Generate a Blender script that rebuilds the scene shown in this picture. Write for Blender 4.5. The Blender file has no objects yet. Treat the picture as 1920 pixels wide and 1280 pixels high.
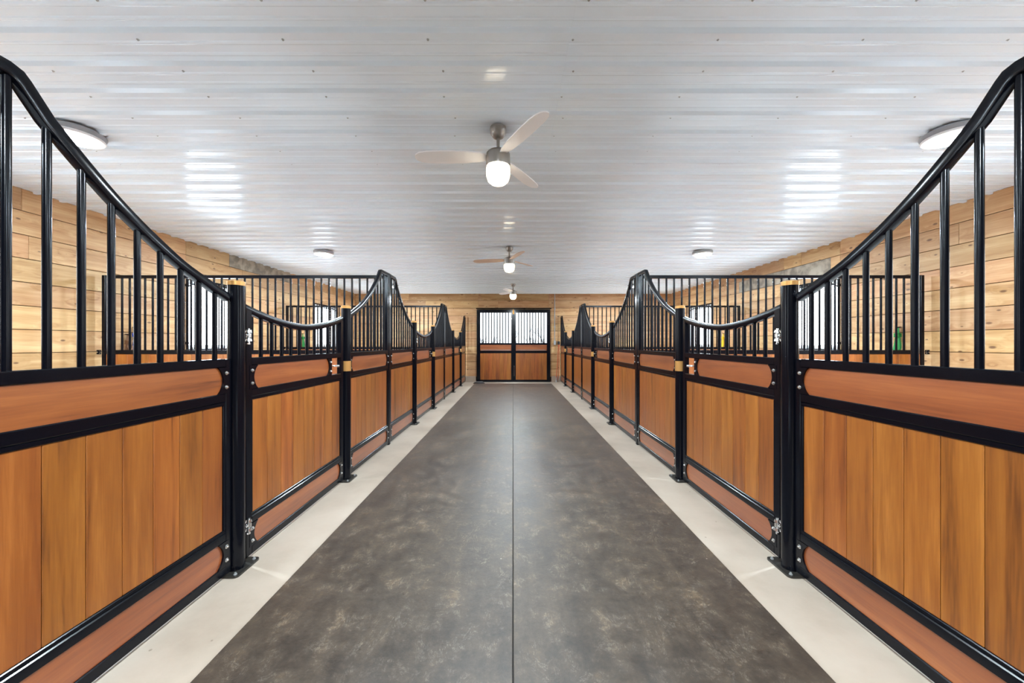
import bpy, bmesh, math, random
from mathutils import Vector, Matrix
random.seed(7)
R = math.radians
scene = bpy.context.scene
C = scene.collection

# ------------------------------------------------------------------ dimensions
W = 1.605          # stall front centre plane (x)
WALL = 5.31        # side walls (inner face of boards)
H = 2.975          # ceiling underside
YF = 12.30         # far wall inner face
YB = -3.3          # back wall (behind the photographer)
BAY = 3.785
D0 = 0.905
WINDOWS_Y = [D0 + BAY*k + 1.87 for k in range(-1, 3)]   # centre of each stall window
WZ0, WZ1, WHW = 1.20, 2.34, 0.62

# ------------------------------------------------------------------ camera
cd = bpy.data.cameras.new('camera')
cam = bpy.data.objects.new('camera', cd); C.objects.link(cam)
cam.location = (0, 0, 1.30); cam.rotation_euler = (R(90), 0, 0)
cd.sensor_width = 36.0; cd.lens = 686/1920*36.0
cd.shift_x = -2/1920; cd.shift_y = 3/1920
cd.clip_start = 0.05; cd.clip_end = 400
scene.camera = cam

# ------------------------------------------------------------------ world, light, exposure
wd = bpy.data.worlds.new('overcast_sky'); scene.world = wd; wd.use_nodes = True
bg = wd.node_tree.nodes['Background']
bg.inputs[0].default_value = (0.88, 0.94, 1.0, 1); bg.inputs[1].default_value = 9.0
scene.view_settings.view_transform = 'Standard'; scene.view_settings.look = 'None'
scene.view_settings.exposure = 0.76; scene.view_settings.gamma = 1.0
scene.view_settings.use_curve_mapping = False
DISC_E = 62.0      # round ceiling lights
GLOBE_E = 4.0      # fan lamps
LAMP_W = 104.0      # watts of the lamp under each disc
FAN_W = 46.0
scene.cycles.use_denoising = True
try: scene.cycles.denoiser = 'OPENIMAGEDENOISE'
except Exception: pass
scene.cycles.max_bounces = 8; scene.cycles.diffuse_bounces = 5; scene.cycles.glossy_bounces = 4
scene.cycles.transparent_max_bounces = 12
scene.cycles.sample_clamp_indirect = 6.0
scene.cycles.caustics_reflective = False; scene.cycles.caustics_refractive = False

def area(name, loc, rot, sx, sy, power, col=(1,1,1), portal=False, shape='RECTANGLE'):
    l = bpy.data.lights.new(name, 'AREA'); l.shape = shape; l.size = sx; l.size_y = sy
    l.energy = power; l.color = col
    o = bpy.data.objects.new(name, l); C.objects.link(o); o.location = loc; o.rotation_euler = rot
    if portal: l.cycles.is_portal = True
    return o
for wy in WINDOWS_Y:
    for s in (-1, 1):
        area('window_portal', (s*(WALL+0.16), wy, (WZ0+WZ1)/2), (0, R(90)*s, 0), WZ1-WZ0, 2*WHW, 1, portal=True)
area('door_portal', (0, YF+0.16, 1.8), (R(-90), 0, 0), 2.4, 1.1, 1, portal=True)

# ------------------------------------------------------------------ helpers
def tag(o, label=None, cat=None, group=None, kind=None):
    if label: o['label'] = label
    if cat: o['category'] = cat
    if group: o['group'] = group
    if kind: o['kind'] = kind
    return o
def empty(name, loc=(0,0,0), rz=0):
    o = bpy.data.objects.new(name, None); C.objects.link(o)
    o.location = loc; o.rotation_euler = (0, 0, rz); o.empty_display_size = 0.1
    return o
def put(name, mesh, parent=None, loc=(0,0,0), rot=(0,0,0), scale=None):
    o = bpy.data.objects.new(name, mesh); C.objects.link(o)
    if parent is not None: o.parent = parent
    o.location = loc; o.rotation_euler = rot
    if scale: o.scale = scale
    return o
def finish(bm, name, mat, ang=35, smooth=True):
    bmesh.ops.recalc_face_normals(bm, faces=bm.faces)
    a = R(ang)
    for f in bm.faces: f.smooth = smooth
    for e in bm.edges:
        if len(e.link_faces) == 2:
            e.smooth = e.calc_face_angle(0) < a
    me = bpy.data.meshes.new(name); bm.to_mesh(me); bm.free()
    me.materials.append(mat)
    return me
def box(bm, x0, x1, y0, y1, z0, z1, bev=0.0):
    vs = [bm.verts.new((x, y, z)) for x in (x0, x1) for y in (y0, y1) for z in (z0, z1)]
    F = [(0,1,3,2),(4,6,7,5),(0,4,5,1),(2,3,7,6),(0,2,6,4),(1,5,7,3)]
    fs = [bm.faces.new([vs[i] for i in f]) for f in F]
    if bev > 0:
        es = list({e for f in fs for e in f.edges})
        bmesh.ops.bevel(bm, geom=es, offset=bev, segments=1, affect='EDGES', clamp_overlap=True)
def box_mesh(name, mat, *a, bev=0.0):
    bm = bmesh.new(); box(bm, *a, bev=bev); return finish(bm, name, mat)
def cyl(bm, p0, p1, r0, r1=None, seg=14, caps=True):
    p0 = Vector(p0); p1 = Vector(p1); r1 = r0 if r1 is None else r1
    d = (p1-p0).normalized()
    u = d.orthogonal().normalized(); v = d.cross(u)
    A = [bm.verts.new(p0 + (u*math.cos(t)+v*math.sin(t))*r0) for t in [2*math.pi*k/seg for k in range(seg)]]
    B = [bm.verts.new(p1 + (u*math.cos(t)+v*math.sin(t))*r1) for t in [2*math.pi*k/seg for k in range(seg)]]
    for k in range(seg):
        bm.faces.new((A[k], A[(k+1)%seg], B[(k+1)%seg], B[k]))
    if caps: bm.faces.new(A[::-1]); bm.faces.new(B)
def lathe(bm, prof, seg=28, c=(0,0,0)):
    rings = []
    for r, z in prof:
        if r < 1e-6: rings.append([bm.verts.new((c[0], c[1], c[2]+z))])
        else: rings.append([bm.verts.new((c[0]+r*math.cos(2*math.pi*k/seg), c[1]+r*math.sin(2*math.pi*k/seg), c[2]+z)) for k in range(seg)])
    for a, b in zip(rings, rings[1:]):
        for k in range(seg):
            q = [a[k%len(a)], a[(k+1)%len(a)], b[(k+1)%len(b)], b[k%len(b)]]
            q = list(dict.fromkeys(q))
            if len(q) > 2: bm.faces.new(q)
def tube(bm, pts, r, seg=8):
    pts = [Vector(p) for p in pts]; rings = []; u = None
    for i, p in enumerate(pts):
        d = (pts[min(i+1, len(pts)-1)] - pts[max(i-1, 0)]).normalized()
        if u is None: u = d.orthogonal().normalized()
        u = (u - d*u.dot(d)).normalized(); v = d.cross(u)
        rr = r(i/(len(pts)-1)) if callable(r) else r
        rings.append([bm.verts.new(p + (u*math.cos(2*math.pi*k/seg)+v*math.sin(2*math.pi*k/seg))*rr) for k in range(seg)])
    for a, b in zip(rings, rings[1:]):
        for k in range(seg): bm.faces.new((a[k], a[(k+1)%seg], b[(k+1)%seg], b[k]))
    bm.faces.new(rings[0][::-1]); bm.faces.new(rings[-1])
def prism(bm, poly, x0, x1):
    """poly in (y, z), thickness along x"""
    A = [bm.verts.new((x0, y, z)) for y, z in poly]; B = [bm.verts.new((x1, y, z)) for y, z in poly]
    n = len(poly)
    bm.faces.new(A); bm.faces.new(B[::-1])
    for k in range(n): bm.faces.new((A[k], B[k], B[(k+1)%n], A[(k+1)%n]))

# ------------------------------------------------------------------ materials
def lin(r, g, b):
    f = lambda c: (c/255/12.92) if c/255 <= 0.04045 else ((c/255+0.055)/1.055)**2.4
    return (f(r), f(g), f(b), 1)
def new_mat(name):
    m = bpy.data.materials.new(name); m.use_nodes = True
    return m, m.node_tree.nodes, m.node_tree.links, m.node_tree.nodes['Principled BSDF']
def simple(name, col, rough=0.5, metal=0.0, spec=0.5, emit=None, es=0.0, bump=0.0, bscale=200):
    m, N, L, p = new_mat(name)
    p.inputs['Base Color'].default_value = col; p.inputs['Roughness'].default_value = rough
    p.inputs['Metallic'].default_value = metal; p.inputs['Specular IOR Level'].default_value = spec
    if emit: p.inputs['Emission Color'].default_value = emit; p.inputs['Emission Strength'].default_value = es
    # slight procedural variation
    tc = N.new('ShaderNodeTexCoord'); nz = N.new('ShaderNodeTexNoise'); nz.inputs['Scale'].default_value = bscale
    nz.inputs['Detail'].default_value = 3
    L.new(tc.outputs['Object'], nz.inputs['Vector'])
    mr = N.new('ShaderNodeMapRange'); mr.inputs['To Min'].default_value = max(0.02, rough*0.85); mr.inputs['To Max'].default_value = min(1, rough*1.15)
    L.new(nz.outputs['Fac'], mr.inputs['Value']); L.new(mr.outputs['Result'], p.inputs['Roughness'])
    if bump:
        b = N.new('ShaderNodeBump'); b.inputs['Strength'].default_value = bump; b.inputs['Distance'].default_value = 0.002
        L.new(nz.outputs['Fac'], b.inputs['Height']); L.new(b.outputs['Normal'], p.inputs['Normal'])
    return m
def math_node(N, L, op, a, b=None, clamp=False):
    n = N.new('ShaderNodeMath'); n.operation = op; n.use_clamp = clamp
    for i, v in enumerate((a, b)):
        if v is None: continue
        if hasattr(v, 'is_linked'): L.new(v, n.inputs[i])
        else: n.inputs[i].default_value = v
    return n.outputs[0]
def ramp(N, L, fac, stops):
    r = N.new('ShaderNodeValToRGB'); L.new(fac, r.inputs['Fac'])
    e = r.color_ramp.elements
    while len(e) < len(stops): e.new(0.5)
    for el, (p, c) in zip(e, stops): el.position = p; el.color = c
    return r.outputs['Color']
def mixc(N, L, fac, a, b, mode='MIX'):
    n = N.new('ShaderNodeMix'); n.data_type = 'RGBA'; n.blend_type = mode
    for s, v in ((n.inputs['Factor'], fac), (n.inputs['A'], a), (n.inputs['B'], b)):
        if hasattr(v, 'is_linked'): L.new(v, s)
        else: s.default_value = v
    return n.outputs['Result']
def wood(name, axis, stops, rough, knots=0.0, grain=1.0, vary=0.25, spec=0.5, knotcol=(0.11,0.045,0.018,1), weather=False, coat=0.0):
    """axis: index of the local axis the grain follows"""
    m, N, L, p = new_mat(name)
    tc = N.new('ShaderNodeTexCoord'); oi = N.new('ShaderNodeObjectInfo')
    off = N.new('ShaderNodeVectorMath'); off.operation = 'SCALE'
    cmb = N.new('ShaderNodeCombineXYZ')
    for k, q in enumerate((37.0, 53.0, 71.0)):
        L.new(math_node(N, L, 'MULTIPLY', oi.outputs['Random'], q), cmb.inputs[k])
    add = N.new('ShaderNodeVectorMath'); add.operation = 'ADD'
    L.new(tc.outputs['Object'], add.inputs[0]); L.new(cmb.outputs[0], add.inputs[1])
    def mapped(along, across):
        mp = N.new('ShaderNodeMapping'); sc = [across]*3; sc[axis] = along
        mp.inputs['Scale'].default_value = sc; L.new(add.outputs[0], mp.inputs['Vector']); return mp.outputs[0]
    # knots: sparse elongated cells
    kd = None
    vec_shift = None
    if knots > 0:
        vo = N.new('ShaderNodeTexVoronoi'); vo.inputs['Scale'].default_value = 1.0
        vo.voronoi_dimensions = '2D'; sp = N.new('ShaderNodeSeparateXYZ'); L.new(add.outputs[0], sp.inputs[0])
        c2 = N.new('ShaderNodeCombineXYZ'); L.new(math_node(N, L, 'MULTIPLY', sp.outputs[axis], 2.6), c2.inputs[0]); L.new(math_node(N, L, 'MULTIPLY', sp.outputs[2], 5.5), c2.inputs[1])
        L.new(c2.outputs[0], vo.inputs['Vector']); vo.inputs['Randomness'].default_value = 1.0
        kd = vo.outputs['Distance']
        kc = N.new('ShaderNodeSeparateColor'); L.new(vo.outputs['Color'], kc.inputs[0])
        size = math_node(N, L, 'MULTIPLY', math_node(N, L, 'POWER', kc.outputs[0], 1.7), 0.105*knots)
        km = N.new('ShaderNodeMapRange'); km.interpolation_type = 'SMOOTHSTEP'
        L.new(kd, km.inputs['Value']); L.new(math_node(N, L, 'MULTIPLY', size, 0.45), km.inputs['From Min']); L.new(math_node(N, L, 'ADD', size, 0.015), km.inputs['From Max'])
        km.inputs['To Min'].default_value = 1; km.inputs['To Max'].default_value = 0
        bend = N.new('ShaderNodeMapRange'); L.new(kd, bend.inputs['Value']); bend.inputs['From Min'].default_value = 0; bend.inputs['From Max'].default_value = 0.35
        bend.inputs['To Min'].default_value = 1; bend.inputs['To Max'].default_value = 0
    n1 = N.new('ShaderNodeTexNoise'); n1.inputs['Scale'].default_value = 1.0; n1.inputs['Detail'].default_value = 5; n1.inputs['Roughness'].default_value = 0.55
    n1.inputs['Distortion'].default_value = 0.6
    base_v = mapped(0.9*grain, 16*grain)
    if knots > 0:
        sv = N.new('ShaderNodeVectorMath'); sv.operation = 'ADD'
        L.new(base_v, sv.inputs[0])
        cb = N.new('ShaderNodeCombineXYZ')
        s = math_node(N, L, 'MULTIPLY', bend.outputs[0], 0.7)
        for k in range(3): L.new(s, cb.inputs[k])
        L.new(cb.outputs[0], sv.inputs[1]); L.new(sv.outputs[0], n1.inputs['Vector'])
    else: L.new(base_v, n1.inputs['Vector'])
    n2 = N.new('ShaderNodeTexNoise'); n2.inputs['Scale'].default_value = 1.0; n2.inputs['Detail'].default_value = 3
    L.new(mapped(7*grain, 150*grain), n2.inputs['Vector'])
    n3 = N.new('ShaderNodeTexNoise'); n3.inputs['Scale'].default_value = 1.0; n3.inputs['Detail'].default_value = 2
    L.new(mapped(2.2, 5.0), n3.inputs['Vector'])
    f = math_node(N, L, 'ADD', math_node(N, L, 'MULTIPLY', n1.outputs['Fac'], 0.62), math_node(N, L, 'MULTIPLY', n2.outputs['Fac'], 0.22))
    f = math_node(N, L, 'ADD', f, math_node(N, L, 'MULTIPLY', n3.outputs['Fac'], 0.16))
    col = ramp(N, L, f, stops)
    hs = N.new('ShaderNodeHueSaturation')
    mr = N.new('ShaderNodeMapRange'); L.new(oi.outputs['Random'], mr.inputs['Value']); mr.inputs['To Min'].default_value = 1-vary; mr.inputs['To Max'].default_value = 1+vary*0.6
    L.new(mr.outputs[0], hs.inputs['Value'])
    r2 = math_node(N, L, 'FRACT', math_node(N, L, 'MULTIPLY', oi.outputs['Random'], 17.3))
    mh = N.new('ShaderNodeMapRange'); L.new(r2, mh.inputs['Value']); mh.inputs['To Min'].default_value = 0.5-0.05*min(vary,0.16); mh.inputs['To Max'].default_value = 0.5+0.035*min(vary,0.16)
    L.new(mh.outputs[0], hs.inputs['Hue']); L.new(col, hs.inputs['Color'])
    col = hs.outputs['Color']
    if knots > 0: col = mixc(N, L, math_node(N, L, 'MULTIPLY', km.outputs[0], 0.85), col, knotcol)
    if weather:
        n4 = N.new('ShaderNodeTexNoise'); n4.inputs['Scale'].default_value = 7; n4.inputs['Detail'].default_value = 6
        L.new(add.outputs[0], n4.inputs['Vector'])
        g = ramp(N, L, n4.outputs['Fac'], [(0.40, (0.13,0.125,0.11,1)), (0.60, (0.34,0.30,0.24,1))])
        col = mixc(N, L, 0.85, col, g)
    L.new(col, p.inputs['Base Color'])
    p.inputs['Roughness'].default_value = rough; p.inputs['Specular IOR Level'].default_value = spec
    if coat: p.inputs['Coat Weight'].default_value = coat; p.inputs['Coat Roughness'].default_value = 0.30; p.inputs['Coat IOR'].default_value = 1.7
    b = N.new('ShaderNodeBump'); b.inputs['Strength'].default_value = 0.12; b.inputs['Distance'].default_value = 0.002
    L.new(f, b.inputs['Height']); L.new(b.outputs['Normal'], p.inputs['Normal'])
    return m

TEAK = [(0.34, lin(100,50,12)), (0.45, lin(136,74,21)), (0.55, lin(150,86,28)), (0.70, lin(176,108,44))]
TEAKR = [(0.34, lin(94,43,14)), (0.45, lin(126,63,23)), (0.55, lin(140,74,29)), (0.68, lin(160,92,42))]
PINE = [(0.32, lin(138,94,54)), (0.44, lin(174,130,84)), (0.56, lin(190,150,104)), (0.70, lin(208,174,128))]
M = {}
M['plank_z'] = wood('teak_plank', 2, TEAK, 0.36, vary=0.13, coat=0.35)
M['board_y'] = wood('teak_board', 1, TEAKR, 0.34, vary=0.05, coat=0.6)
M['plank_door'] = wood('door_plank', 2, [(p_, c_) for p_, c_ in TEAK], 0.4, vary=0.2)
M['board_x'] = wood('door_board', 0, TEAKR, 0.4, vary=0.1)
M['pine_y'] = wood('pine_side', 1, PINE, 0.55, knots=1.0, grain=0.7, vary=0.16)
M['pine_x'] = wood('pine_end', 0, PINE, 0.55, knots=1.0, grain=0.7, vary=0.16)
M['pine_grey'] = wood('weathered_pine', 1, PINE, 0.7, knots=0.8, grain=0.7, vary=0.0, weather=True)
M['shade_black'] = simple('gap_shade', (0.01,0.009,0.008,1), 0.95)
M['backing'] = simple('dark_backing', lin(60,40,26), 0.9)

def black_steel():
    m, N, L, p = new_mat('black_powder_coat')
    p.inputs['Base Color'].default_value = (0.0022, 0.0027, 0.005, 1)
    p.inputs['Roughness'].default_value = 0.18; p.inputs['Specular IOR Level'].default_value = 0.20
    tc = N.new('ShaderNodeTexCoord'); nz = N.new('ShaderNodeTexNoise'); nz.inputs['Scale'].default_value = 120; nz.inputs['Detail'].default_value = 2
    L.new(tc.outputs['Object'], nz.inputs['Vector'])
    b = N.new('ShaderNodeBump'); b.inputs['Strength'].default_value = 0.03; b.inputs['Distance'].default_value = 0.001
    L.new(nz.outputs['Fac'], b.inputs['Height']); L.new(b.outputs['Normal'], p.inputs['Normal'])
    return m
M['black'] = black_steel()
M['chrome'] = simple('zinc_bolt', (0.75,0.75,0.74,1), 0.25, metal=1.0)
M['brass'] = simple('brass_strip', lin(190,140,78), 0.38, metal=0.55, bump=0.4, bscale=60)
M['nickel'] = simple('brushed_nickel', lin(150,144,138), 0.32, metal=0.85)
M['white_blade'] = simple('pale_fan_blade', lin(246,246,248), 0.45)
M['wood_blade'] = simple('maple_fan_blade', lin(206,178,158), 0.45)
M['vinyl'] = simple('white_vinyl', lin(235,238,240), 0.4)
M['bounce_pale'] = simple('pale_bounce_floor', (0.80,0.80,0.79,1), 0.8, bump=0.5, bscale=40)
M['galv'] = simple('galvanised', lin(170,172,172), 0.4, metal=0.5)
M['curb'] = simple('concrete_curb', lin(150,132,116), 0.85, bump=0.5, bscale=60)
M['rubber'] = simple('black_rubber', lin(38,38,40), 0.5)
M['orange'] = simple('orange_pipe', lin(190,80,45), 0.5)
M['lamp_white'] = simple('lamp_trim', lin(240,240,240), 0.4)
M['lamp_grey'] = simple('lamp_housing', lin(150,150,152), 0.5)
M['disc'] = simple('lit_diffuser', (1,1,1,1), 0.5, emit=(1.0,0.985,0.96,1), es=DISC_E)
M['globe'] = simple('lit_globe', (1,1,1,1), 0.4, emit=(1.0,0.86,0.62,1), es=GLOBE_E)
M['snow'] = simple('snow', (0.82,0.85,0.88,1), 0.9, bump=0.5, bscale=2)
M['bark'] = simple('bark', (0.10,0.095,0.10,1), 0.9)
for nm, c in (('blue', (42,72,190)), ('green', (28,130,60)), ('yellow', (225,190,30)), ('brown', (120,84,56))):
    M[nm] = simple(nm+'_rope', lin(*c), 0.7, bump=0.6, bscale=300)

def glass(tint=0.97):
    m = bpy.data.materials.new('window_glass'); m.use_nodes = True
    N, L = m.node_tree.nodes, m.node_tree.links; N.clear()
    o = N.new('ShaderNodeOutputMaterial'); mx = N.new('ShaderNodeMixShader')
    t = N.new('ShaderNodeBsdfTransparent'); g = N.new('ShaderNodeBsdfGlossy'); fr = N.new('ShaderNodeFresnel')
    fr.inputs[0].default_value = 1.45; g.inputs['Roughness'].default_value = 0.02; t.inputs[0].default_value = (tint*0.99,tint,tint,1)
    ge = N.new('ShaderNodeNewGeometry'); inv = math_node(N, L, 'SUBTRACT', 1.0, ge.outputs['Backfacing'])
    L.new(math_node(N, L, 'MULTIPLY', fr.outputs[0], inv), mx.inputs[0]); L.new(t.outputs[0], mx.inputs[1]); L.new(g.outputs[0], mx.inputs[2]); L.new(mx.outputs[0], o.inputs[0])
    return m
M['glass'] = glass(); M['door_glass'] = glass(0.38)

def ceiling_mat():
    m, N, L, p = new_mat('white_painted_steel')
    p.inputs['Base Color'].default_value = (0.845, 0.925, 0.99, 1)
    p.inputs['Roughness'].default_value = 0.17; p.inputs['Specular IOR Level'].default_value = 0.65
    tc = N.new('ShaderNodeTexCoord'); mp = N.new('ShaderNodeMapping'); mp.inputs['Scale'].default_value = (0.35, 9, 1)
    L.new(tc.outputs['Object'], mp.inputs['Vector'])
    nz = N.new('ShaderNodeTexNoise'); nz.inputs['Scale'].default_value = 1.2; nz.inputs['Detail'].default_value = 1.0
    L.new(mp.outputs[0], nz.inputs['Vector'])
    b = N.new('ShaderNodeBump'); b.inputs['Strength'].default_value = 0.30; b.inputs['Distance'].default_value = 0.006
    L.new(nz.outputs['Fac'], b.inputs['Height']); L.new(b.outputs['Normal'], p.inputs['Normal'])
    return m
M['ceiling'] = ceiling_mat()

def concrete_mat():
    m, N, L, p = new_mat('pale_concrete')
    tc = N.new('ShaderNodeTexCoord')
    a = N.new('ShaderNodeTexNoise'); a.inputs['Scale'].default_value = 1.3; a.inputs['Detail'].default_value = 8; a.inputs['Roughness'].default_value = 0.6
    b = N.new('ShaderNodeTexNoise'); b.inputs['Scale'].default_value = 60; b.inputs['Detail'].default_value = 3
    v = N.new('ShaderNodeTexVoronoi'); v.inputs['Scale'].default_value = 7
    for t in (a, b, v): L.new(tc.outputs['Object'], t.inputs['Vector'])
    col = ramp(N, L, a.outputs['Fac'], [(0.3, lin(158,145,129)), (0.5, lin(179,166,150)), (0.72, lin(193,181,166))])
    d = ramp(N, L, v.outputs['Distance'], [(0.0, (0.25,0.2,0.17,1)), (0.035, (0.35,0.3,0.25,1)), (0.05, (1,1,1,1))])
    col = mixc(N, L, 0.55, col, d, 'MULTIPLY')
    L.new(col, p.inputs['Base Color'])
    mr = N.new('ShaderNodeMapRange'); L.new(a.outputs['Fac'], mr.inputs['Value']); mr.inputs['To Min'].default_value = 0.35; mr.inputs['To Max'].default_value = 0.6
    L.new(mr.outputs[0], p.inputs['Roughness'])
    bp = N.new('ShaderNodeBump'); bp.inputs['Strength'].default_value = 0.15; bp.inputs['Distance'].default_value = 0.002
    L.new(b.outputs['Fac'], bp.inputs['Height']); L.new(bp.outputs['Normal'], p.inputs['Normal'])
    return m
M['concrete'] = concrete_mat()

def mat_rubber():
    m, N, L, p = new_mat('dusty_rubber_mat')
    tc = N.new('ShaderNodeTexCoord')
    def noise(s, d, r=0.6, dist=0.0, scale=(1,1,1)):
        mp = N.new('ShaderNodeMapping'); mp.inputs['Scale'].default_value = scale; L.new(tc.outputs['Object'], mp.inputs['Vector'])
        t = N.new('ShaderNodeTexNoise'); t.inputs['Scale'].default_value = s; t.inputs['Detail'].default_value = d
        t.inputs['Roughness'].default_value = r; t.inputs['Distortion'].default_value = dist
        L.new(mp.outputs[0], t.inputs['Vector']); return t.outputs['Fac']
    a = noise(1.5, 7, 0.66, 0.1); b = noise(8.0, 12, 0.80, 0.15); c = noise(38, 6, 0.75); s = noise(2.0, 4, 0.6, 0.3, (6, 0.5, 1))
    f = math_node(N, L, 'ADD', math_node(N, L, 'MULTIPLY', a, 0.34), math_node(N, L, 'MULTIPLY', b, 0.44))
    f = math_node(N, L, 'ADD', f, math_node(N, L, 'MULTIPLY', s, 0.14))
    f = math_node(N, L, 'ADD', f, math_node(N, L, 'MULTIPLY', c, 0.16))
    f = math_node(N, L, 'SUBTRACT', f, 0.04)
    col = ramp(N, L, f, [(0.37, lin(36,31,27)), (0.46, lin(59,51,43)), (0.53, lin(74,64,53)), (0.63, lin(106,88,67))])
    # pale scuffs and scratches
    mp = N.new('ShaderNodeMapping'); mp.inputs['Scale'].default_value = (3.5, 1.6, 1); mp.inputs['Rotation'].default_value = (0, 0, 0.5); L.new(tc.outputs['Object'], mp.inputs['Vector'])
    w = N.new('ShaderNodeTexNoise'); w.inputs['Scale'].default_value = 4; w.inputs['Detail'].default_value = 9; w.inputs['Roughness'].default_value = 0.75; w.inputs['Distortion'].default_value = 1.4
    L.new(mp.outputs[0], w.inputs['Vector'])
    sc = ramp(N, L, w.outputs['Fac'], [(0.485, (0,0,0,1)), (0.50, (1,1,1,1)), (0.515, (0,0,0,1))])
    msk = ramp(N, L, b, [(0.50, (0,0,0,1)), (0.64, (1,1,1,1))])
    fac = math_node(N, L, 'MULTIPLY', math_node(N, L, 'MULTIPLY', sc, msk), 0.65)
    col = mixc(N, L, fac, col, lin(176,164,148))
    # dark specks
    v = N.new('ShaderNodeTexVoronoi'); v.inputs['Scale'].default_value = 9; L.new(tc.outputs['Object'], v.inputs['Vector'])
    d = ramp(N, L, v.outputs['Distance'], [(0.0, (0.3,0.27,0.25,1)), (0.04, (0.4,0.35,0.3,1)), (0.06, (1,1,1,1))])
    col = mixc(N, L, 0.8, col, d, 'MULTIPLY')
    v2 = N.new('ShaderNodeTexVoronoi'); v2.inputs['Scale'].default_value = 5.3; L.new(tc.outputs['Object'], v2.inputs['Vector'])
    d2 = ramp(N, L, v2.outputs['Distance'], [(0.0, (1,1,1,1)), (0.020, (1,1,1,1)), (0.03, (0,0,0,1))])
    col = mixc(N, L, math_node(N, L, 'MULTIPLY', d2, 0.6), col, lin(190,182,170))
    L.new(col, p.inputs['Base Color'])
    mr = N.new('ShaderNodeMapRange'); L.new(b, mr.inputs['Value']); mr.inputs['From Min'].default_value = 0.3; mr.inputs['From Max'].default_value = 0.7
    mr.inputs['To Min'].default_value = 0.33; mr.inputs['To Max'].default_value = 0.52
    L.new(mr.outputs[0], p.inputs['Roughness']); p.inputs['Specular IOR Level'].default_value = 0.5
    p.inputs['Sheen Weight'].default_value = 0.25; p.inputs['Sheen Roughness'].default_value = 0.3
    bp = N.new('ShaderNodeBump'); bp.inputs['Strength'].default_value = 0.5; bp.inputs['Distance'].default_value = 0.004
    hh = math_node(N, L, 'ADD', b, math_node(N, L, 'MULTIPLY', c, 0.4))
    L.new(hh, bp.inputs['Height']); L.new(bp.outputs['Normal'], p.inputs['Normal'])
    return m
M['mat'] = mat_rubber()

# ================================================================== SETTING
# floor
fl = put('floor', box_mesh('floor', M['concrete'], -5.45, 5.45, YB-0.2, YF+0.2, -0.12, 0.0)); tag(fl, kind='structure', label='pale concrete floor slab showing as strips beside the rubber mats')
# floor joints (saw cuts) are shallow dark strips between slab pieces: kept as real grooves by the strips themselves
for s in (-1, 1):
    xa, xb = sorted((s*(W+0.05), s*(WALL-0.01)))
    put('stall_bounce_floor', box_mesh('stall_bounce_floor', M['bounce_pale'], xa, xb, YB+0.05, YF-0.06, 0.0, 0.012), fl)  # pale unseen slabs added to bounce lamp light up to the ceiling
# snow outside
bm = bmesh.new()
for (x0, x1, y0, y1) in ((-90, -5.46, -60, 120), (5.46, 90, -60, 120), (-5.46, 5.46, YF+0.21, 120), (-5.46, 5.46, -60, YB-0.21)):
    box(bm, x0, x1, y0, y1, -0.3, -0.1)
sn = put('snowy_ground', finish(bm, 'snowy_ground', M['snow'])); tag(sn, kind='structure', label='snow covered ground outside the barn')

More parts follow.
